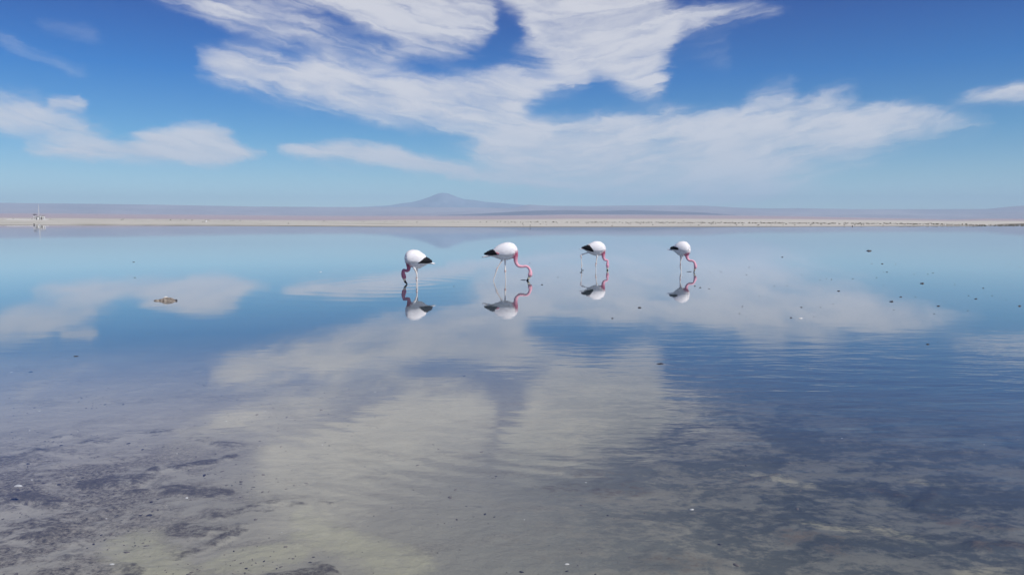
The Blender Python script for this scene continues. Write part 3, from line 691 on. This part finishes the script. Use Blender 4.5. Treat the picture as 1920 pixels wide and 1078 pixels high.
mnd = empty('mud_mound', at(311, 564)); tag(mnd, 'long crusted brown mud mound poking out of the water on the left', 'mound')
m1 = lumpy('mound_base', .36, .16, .055, 5, MUD, 60, 26, .8); m1.parent = mnd; m1.location = (0, .02, .004)
m2 = lumpy('crust', .09, .07, .028, 8, WH, 24, 12, .6); m2.parent = mnd; m2.location = (-.02, .05, .052)
m3 = lumpy('dark_tip', .05, .04, .018, 9, DK, 20, 10, .5); m3.parent = mnd; m3.location = (.175, .015, .012)
m4 = lumpy('mound_foot', .10, .08, .026, 12, MUD, 24, 12, .6); m4.parent = mnd; m4.location = (-.165, .0, .004)

right = [(1095,170,15),(1175,173,7),(1125,218,13),(1105,218,6),(630,235,7),(1283,231,8),(1362,230,9),(1392,223,9),(803,260,10),(772,255,6),(735,264,6),(926,257,8),(1063,250,9),(1105,295,6),(1330,284,24),(1517,290,7),(1684,311,14),(845,328,20),(1205,362,20),(1290,363,8),(1152,389,24),(1598,355,7),(1735,354,8),(1641,373,20),(1815,380,6),(385,358,8),(286,417,12),(268,458,9),(627,422,13),(740,422,8),(811,404,8),(1166,437,9),(1398,460,9),(1594,442,7),(1418,625,5),(308,234,8),(325,190,8),(98,220,8),(160,215,7),(470,300,7),(545,297,7),(1038,168,8),(1020,95,30),(515,131,14),(700,476,5),(1840,173,5),(1822,190,5),(1897,190,6)]
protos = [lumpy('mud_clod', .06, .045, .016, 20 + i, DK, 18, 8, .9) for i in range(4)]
used = [False] * 4
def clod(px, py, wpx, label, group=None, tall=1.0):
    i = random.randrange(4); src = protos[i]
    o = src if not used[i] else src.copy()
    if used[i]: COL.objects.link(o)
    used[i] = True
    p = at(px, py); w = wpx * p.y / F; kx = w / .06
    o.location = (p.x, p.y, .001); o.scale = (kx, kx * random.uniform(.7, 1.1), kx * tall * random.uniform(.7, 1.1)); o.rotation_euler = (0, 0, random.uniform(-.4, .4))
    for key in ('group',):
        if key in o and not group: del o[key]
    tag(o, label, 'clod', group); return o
BIG = {(1095,170):'largest dark clod far out in the pale water at upper right',(1125,218):'dark clod just below the largest one in the pale water at upper right',(1330,284):'long thin dark clod in the blue water right of the reflected cloud',(1684,311):'dark clod in open blue water, third from the right edge',(845,328):'pair of thin dark clods lying end to end on the reflected cloud',(1205,362):'long thin dark clod at the upper edge of the reflected cloud',(1152,389):'long thin dark clod on the upper edge of the reflected cloud, nearer one',(1641,373):'flat dark clod in blue water right of the reflected cloud tip',(286,417):'flat dark clod on the pale reflection right below the rightmost flamingo',(627,422):'dark clod in the middle of the pale reflected cloud',(1398,460):'small round clod at the tip of the reflected cloud',(1020,95):'long faint line of mud far out below the right shore',(515,131):'faint flat clod far out in the pale water, leftmost of the far ones',(630,235):'lone round speck on the far pale reflection right of the flamingos',(385,358):'small dark clod on the reflected cloud, a little right of the rightmost flamingo',(268,458):'small dark clod low on the pale reflection below the rightmost flamingo'}
for x, y, w in right:
    if (x, y) in BIG:
        clod(1300 + x / 3.097, 440 + y / 3.097, w / 3.097, BIG[(x, y)]); continue
    clod(1300 + x / 3.097, 440 + y / 3.097, w / 3.097 * 1.0, 'tiny dark speck of mud in calm water far right of the flamingos', 'small dark clods scattered right of the flamingos')
clod(1198.5, 577, 8, 'dark pointed clod below and between the third and fourth flamingos', tall=1.2)
clod(1147.5, 597, 5, 'small dark clod just below the third flamingo reflection')
clod(1239, 682, 15, 'flat dark clod in rippled blue water, nearest to the middle of the lake', tall=.4)
clod(1740, 645.5, 7, 'dark clod alone at lower right, nearest of those on the right', tall=1.1)
clod(1759.5, 574, 6, 'darkest rounded clod near the right tip of the reflected cloud', tall=1.2)
clod(1482.5, 596, 5, 'dark clod beside a pale fleck on the reflected cloud')
clod(1912, 574, 7, 'dark clod at the right edge of the photo')
clod(851, 537, 2.4, 'tiny dark speck between the two left flamingos')
clod(251, 491.5, 4.5, 'small dark clod in still water above the mud mound, farther one')
clod(253, 520.5, 3.6, 'small dark clod in still water above the mud mound, nearer one')
clod(993.5, 493.5, 2, 'tiny speck above the bill of the second flamingo')
clod(1016.5, 534, 4.5, 'tiny dark clod right of the second flamingo bill')
clod(1046, 520, 2.6, 'tiny speck midway between second and third flamingos')
clod(1302.5, 536.5, 4, 'small clod under the reflected bill of the rightmost flamingo')
clod(1313, 539.4, 5.5, 'flat clod just right of the rightmost flamingo reflection')
clod(1330, 541.5, 3.5, 'tiny clod farther right of the rightmost flamingo reflection')
clod(981, 525.2, 13, 'thin dark strip standing in for the head shadow left of the second flamingo bill', tall=.22)  # flat dark clod added to stand for the bird's shadow on the water
clod(1293, 509.6, 13, 'thin dark strip standing in for the head shadow left of the rightmost flamingo bill', tall=.22)  # same flattened clod, placed as this bird's cast shadow
clod(142, 668, 9, 'dark clod in smooth water at left below the mud mound', tall=.5)
clod(1090, 511, 6, 'dark wet clod at the trailing foot of the third flamingo')
for px, py, w, z, lab, sd_ in [(1501, 597, 8, .0, 'pale fleck on the water between small dark clods', 31), (35, 911, 15, -.02, 'white shell piece in the shallows at far left', 33), (210, 1058, 9, -.03, 'white shell flake near the bottom left corner', 35), (60, 900, 5, -.03, 'small pale flake behind the white shell piece', 37), (601, 510, 4, 0, 'tiny pale fleck on the water left of the leftmost flamingo', 39), (1063, 1058, 9, -.04, 'pale pebble on the lake bed at bottom centre', 41)]:
    p = at(px, py, z); o = lumpy('shell_flake', w * p.y / F, w * p.y / F * .45, w * p.y / F * .16, sd_, WH, 16, 6, .7); o.location = (p.x, p.y, p.z + .003); tag(o, lab, 'flake')

# pebbles and grit lying on the bed near the camera: uncountable
V = []; Fc = []
rs = np.random.RandomState(11)
ico = bmesh.new(); bmesh.ops.create_icosphere(ico, subdivisions=1, radius=1); ic_v = [v.co.copy() for v in ico.verts]; ic_f = [tuple(v.index for v in f.verts) for f in ico.faces]; ico.free()
MI = []
GY = 2.2 + rs.rand(16000) ** 1.4 * 5.5; GX = (rs.rand(16000) * 2 - 1) * GY * .72
keep = rs.rand(16000) < .07 + .93 / (1 + np.exp((GX + .25 * GY + .2) * 2.6)) * ss(.40, .62, fbm(GX * 2.2, GY * 2.8, 4))
GX = GX[keep]; GY = GY[keep]; GZ = ground_z(np.arctan2(GX, GY), np.hypot(GX, GY))[0]
for x, y, z in zip(GX, GY, GZ):
    s_ = min(rs.lognormal(-5.35, .5), .020); o = len(V); rot = rs.rand() * 6.28; fl = .22 + .3 * rs.rand()
    for v in ic_v:
        q = v * (1 + .35 * (rs.rand() - .5)); X = q.x * math.cos(rot) - q.y * .6 * math.sin(rot); Y = q.x * math.sin(rot) + q.y * .6 * math.cos(rot)
        V.append((x + X * s_, y + Y * s_, z + q.z * s_ * fl))
    mi = rs.choice([0, 1, 2], p=[.30, .65, .05])
    for f in ic_f: Fc.append(tuple(j + o for j in f)); MI.append(mi)
PB, k, out = mat('brown_grit'); principled(k, out, k.mix(k.noise(k.node('ShaderNodeTexCoord').outputs['Object'], 9, 3, .6), (.10, .09, .085), (.24, .21, .18)), .85)
pb = link('gravel', V, Fc, [DK, PB, WH]); pb.data.polygons.foreach_set('material_index', MI)
tag(pb, 'fine grit and pebbles scattered over the shallow bed', 'gravel', kind='stuff')

# ------------------------------------------------------------------ far shore details
def shore_ground(px, r):
    p = at_range(px, r); z = float(ground_z(np.array([math.atan2(p.x, p.y)]), np.array([math.hypot(p.x, p.y)]))[0][0]); p.z = z; return p
V = []; Fc = []
for i in range(2600):
    px = rs.uniform(-150, 2080); x_ = px
    yb = np.interp(px, [t[0] for t in BANK], [t[1] for t in BANK]); rb = 700.0 if yb < HOR - .5 else min(700., (CAMH - .32) * F / max(yb - HOR, .3))
    w = .05 + .95 * ss(850, 1250, px)
    if rs.rand() > w: continue
    r = rb * (1 + rs.exponential(.06) - .02) if rs.rand() < .85 else rs.uniform(1.08 * float(shore_r(np.array([math.atan((px - 960) / F)]))[0]), rb)
    p = shore_ground(px, r); h_ = rs.uniform(.08, .25) * (r / 300) ** .7; n0 = len(V)
    for q in ic_v:
        V.append((p.x + q.x * h_ * rs.uniform(.9, 1.9), p.y + q.y * h_, p.z + (q.z + .5) * h_ * rs.uniform(.4, .8)))
    for f in ic_f: Fc.append(tuple(j + n0 for j in f))
SB, k, out = mat('dry_scrub'); principled(k, out, k.mix(k.noise(k.node('ShaderNodeTexCoord').outputs['Object'], .6, 3, .6), (.035, .038, .025), (.13, .12, .075)), .9)
tag(link('scrub', V, Fc, SB, smooth=False), 'low dark desert scrub dotted along the far shore', 'scrub', kind='stuff')

def box(V, Fc, cx, cy, z0, sx, sy, sz, taper=1.0):
    o = len(V)
    for dz_, t in ((0, 1), (sz, taper)):
        for a, b_ in ((-1, -1), (1, -1), (1, 1), (-1, 1)): V.append((cx + a * sx / 2 * t, cy + b_ * sy / 2 * t, z0 + dz_))
    Fc += [tuple(i + o for i in f) for f in ((3, 2, 1, 0), (4, 5, 6, 7), (0, 1, 5, 4), (1, 2, 6, 5), (2, 3, 7, 6), (3, 0, 4, 7))]
def simple(name, c1, c2, rough=.6, sc_=3):
    m, k, out = mat(name); principled(k, out, k.mix(k.noise(k.node('ShaderNodeTexCoord').outputs['Object'], sc_, 4, .6), c1, c2), rough); return m
WP = simple('white_paint', (.64, .64, .64), (.78, .78, .76)); GD = simple('dark_timber', (.03, .03, .04), (.07, .065, .07)); TM = simple('grey_timber', (.22, .2, .18), (.36, .33, .3))
R_V = 560.0; PPM = F / R_V
def vis(px): return shore_ground(px, R_V)
# antenna mast
p = vis(73.5); ms = empty('radio_mast', p); tag(ms, 'thin white mast standing over the far left shore', 'mast')
zt = height_at(390.5, R_V) - p.z
V = []; Fc = []; box(V, Fc, 0, 0, 0, .30, .30, zt, .45); link('pole', V, Fc, WP, ms, False)
V = []; Fc = []; box(V, Fc, 0, 0, -.1, .9, .9, .4); link('base', V, Fc, TM, ms, False)
V = []; Fc = []; box(V, Fc, 0, 0, zt, .12, .12, .8); link('antenna', V, Fc, WP, ms, False)
# small lookout shelter with a dark roof
p = vis(66); sh = empty('lookout_shelter', p); tag(sh, 'small lookout shelter with dark roof left of the white mast', 'shelter')
hh = height_at(404.8, R_V) - p.z
V = []; Fc = []; box(V, Fc, 0, 0, hh, 1.7, 1.7, .5, .6); link('roof', V, Fc, GD, sh, False)
for a in (-.65, .65):
    for b_ in (-.65, .65): V = []; Fc = []; box(V, Fc, a, b_, 0, .14, .14, hh); link('post', V, Fc, WP, sh, False)
V = []; Fc = []; box(V, Fc, 0, 0, hh * .45, 1.5, 1.5, .14); link('deck', V, Fc, TM, sh, False)
V = []; Fc = []; box(V, Fc, .0, -.7, hh * .45 + .14, 1.4, .06, .55); link('railing', V, Fc, WP, sh, False)
# cluster of huts
for px, w, h_, lab, rc in [(70.2, 1.5, 1.9, 'small pale hut between the lookout shelter and the white mast', WP), (75.5, .9, 2.6, 'narrow pale hut just right of the white mast', WP), (78.2, 1.1, 1.6, 'low grey hut among the pale huts right of the mast', TM), (80.2, .8, 2.4, 'slim pale hut, second from right of the hut cluster', WP), (83.0, .7, 2.3, 'rightmost slim pale hut of the cluster by the mast', WP)]:
    p = vis(px); hu = empty('hut', p); tag(hu, lab, 'hut', 'huts at the far left lookout')
    V = []; Fc = []; box(V, Fc, 0, 0, -.1, w, w, h_); link('wall', V, Fc, rc, hu, False)
    V = []; Fc = []; box(V, Fc, 0, 0, h_ - .1, w * 1.25, w * 1.25, .35, .35); link('roof', V, Fc, TM, hu, False)
    V = []; Fc = []; box(V, Fc, 0, -w / 2 - .02, -.05, w * .35, .06, h_ * .7); link('door', V, Fc, GD, hu, False)
# white boardwalk edge
V = []; Fc = []; n_ = 30; q = [vis(13 + (90 - 13) * i / (n_ - 1)) for i in range(n_)]
for i in range(n_ - 1):
    a, b_ = q[i], q[i + 1]; o = len(V)
    for P_ in (a, b_):
        for dy_, dz_ in ((-.5, .0), (.5, .0), (.5, .28), (-.5, .28)): V.append((P_.x, P_.y + dy_, P_.z + dz_ + .12 * (vnoise(np.array([i * .9]), np.array([2.0]))[0] - .5)))
    Fc += [(o, o + 4, o + 7, o + 3), (o + 3, o + 7, o + 6, o + 2), (o + 1, o + 2, o + 6, o + 5), (o, o + 1, o + 5, o + 4), (o, o + 3, o + 2, o + 1), (o + 4, o + 5, o + 6, o + 7)]
tag(link('boardwalk', V, Fc, WP, None, False), 'long low white boardwalk on the far left shore below the huts', 'boardwalk')
# markers at the water's edge
def marker(px, py0, py1, wpx, m, lab, name):
    r = float(shore_r(np.array([math.atan((px - 960) / F)]))[0]) * .99; p = at_range(px, r, -.1); o = empty(name, p); tag(o, lab, 'post')
    top = height_at(py0, r) + .1; w = wpx * r / F
    V = []; Fc = []; box(V, Fc, 0, 0, 0, w * .45, w * .45, top); link('pole', V, Fc, m, o, False)
    V = []; Fc = []; box(V, Fc, 0, 0, top * .55, w, w * .6, top * .47); link('board', V, Fc, m, o, False)
marker(63.5, 418.8, 422, 1.6, GD, 'dark post at the far left waterline', 'marker_post')
marker(73.2, 420.0, 423, 2.0, WP, 'white post at the far left waterline, right of the dark one', 'marker_post')
marker(994, 421.5, 425, .8, GD, 'thin dark post at the waterline behind the second flamingo', 'marker_post')
marker(1598.5, 422.0, 424.5, 1.2, GD, 'small dark post at the waterline on the far right', 'marker_post')
for px, py, w, lab, sd_ in [(386.5, 414.4, 3.6, 'bright white salt block on the far shore left of centre', 51), (390.6, 414.6, 1.6, 'small white salt block beside the bright one on the far shore', 52), (591, 416.6, 2.4, 'white salt block on the far shore behind the reflected streak, second from left', 53), (655, 417.2, 2.4, 'white salt block on the far shore left of the volcano foot', 54), (814.5, 417.8, 2.2, 'white salt block on the far shore below the volcano summit', 55), (809.5, 417.9, 1.2, 'smaller white salt block left of the one below the summit', 56)]:
    r = max((q_ for q_ in np.linspace(170, 690, 105) if shore_ground(px, q_).z > .05), key=lambda q_: -abs(HOR + (CAMH - shore_ground(px, q_).z) / q_ * F - py - w * .35)); p = shore_ground(px, r); w_ = w * r / F; o = lumpy('salt_block', w_, w_, w_ * .75, sd_, WP, 12, 6, .5); o.location = p; o.location.z -= .03; tag(o, lab, 'salt block')

# ------------------------------------------------------------------ air
HZ, k, out = mat('haze_air'); pv = k.node('ShaderNodeVolumePrincipled'); k.put(pv.inputs['Color'], (.60, .84, 1.0, 1)); pv.inputs['Density'].default_value = 4.4e-5; pv.inputs['Anisotropy'].default_value = 0.0
k.L.new(pv.outputs[0], out.inputs['Volume'])
V = []; Fc = []; box(V, Fc, 0, 11000, -130, 76000, 48000, 1180)
tag(link('haze', V, Fc, HZ, None, False), 'pale desert haze', kind='stuff')
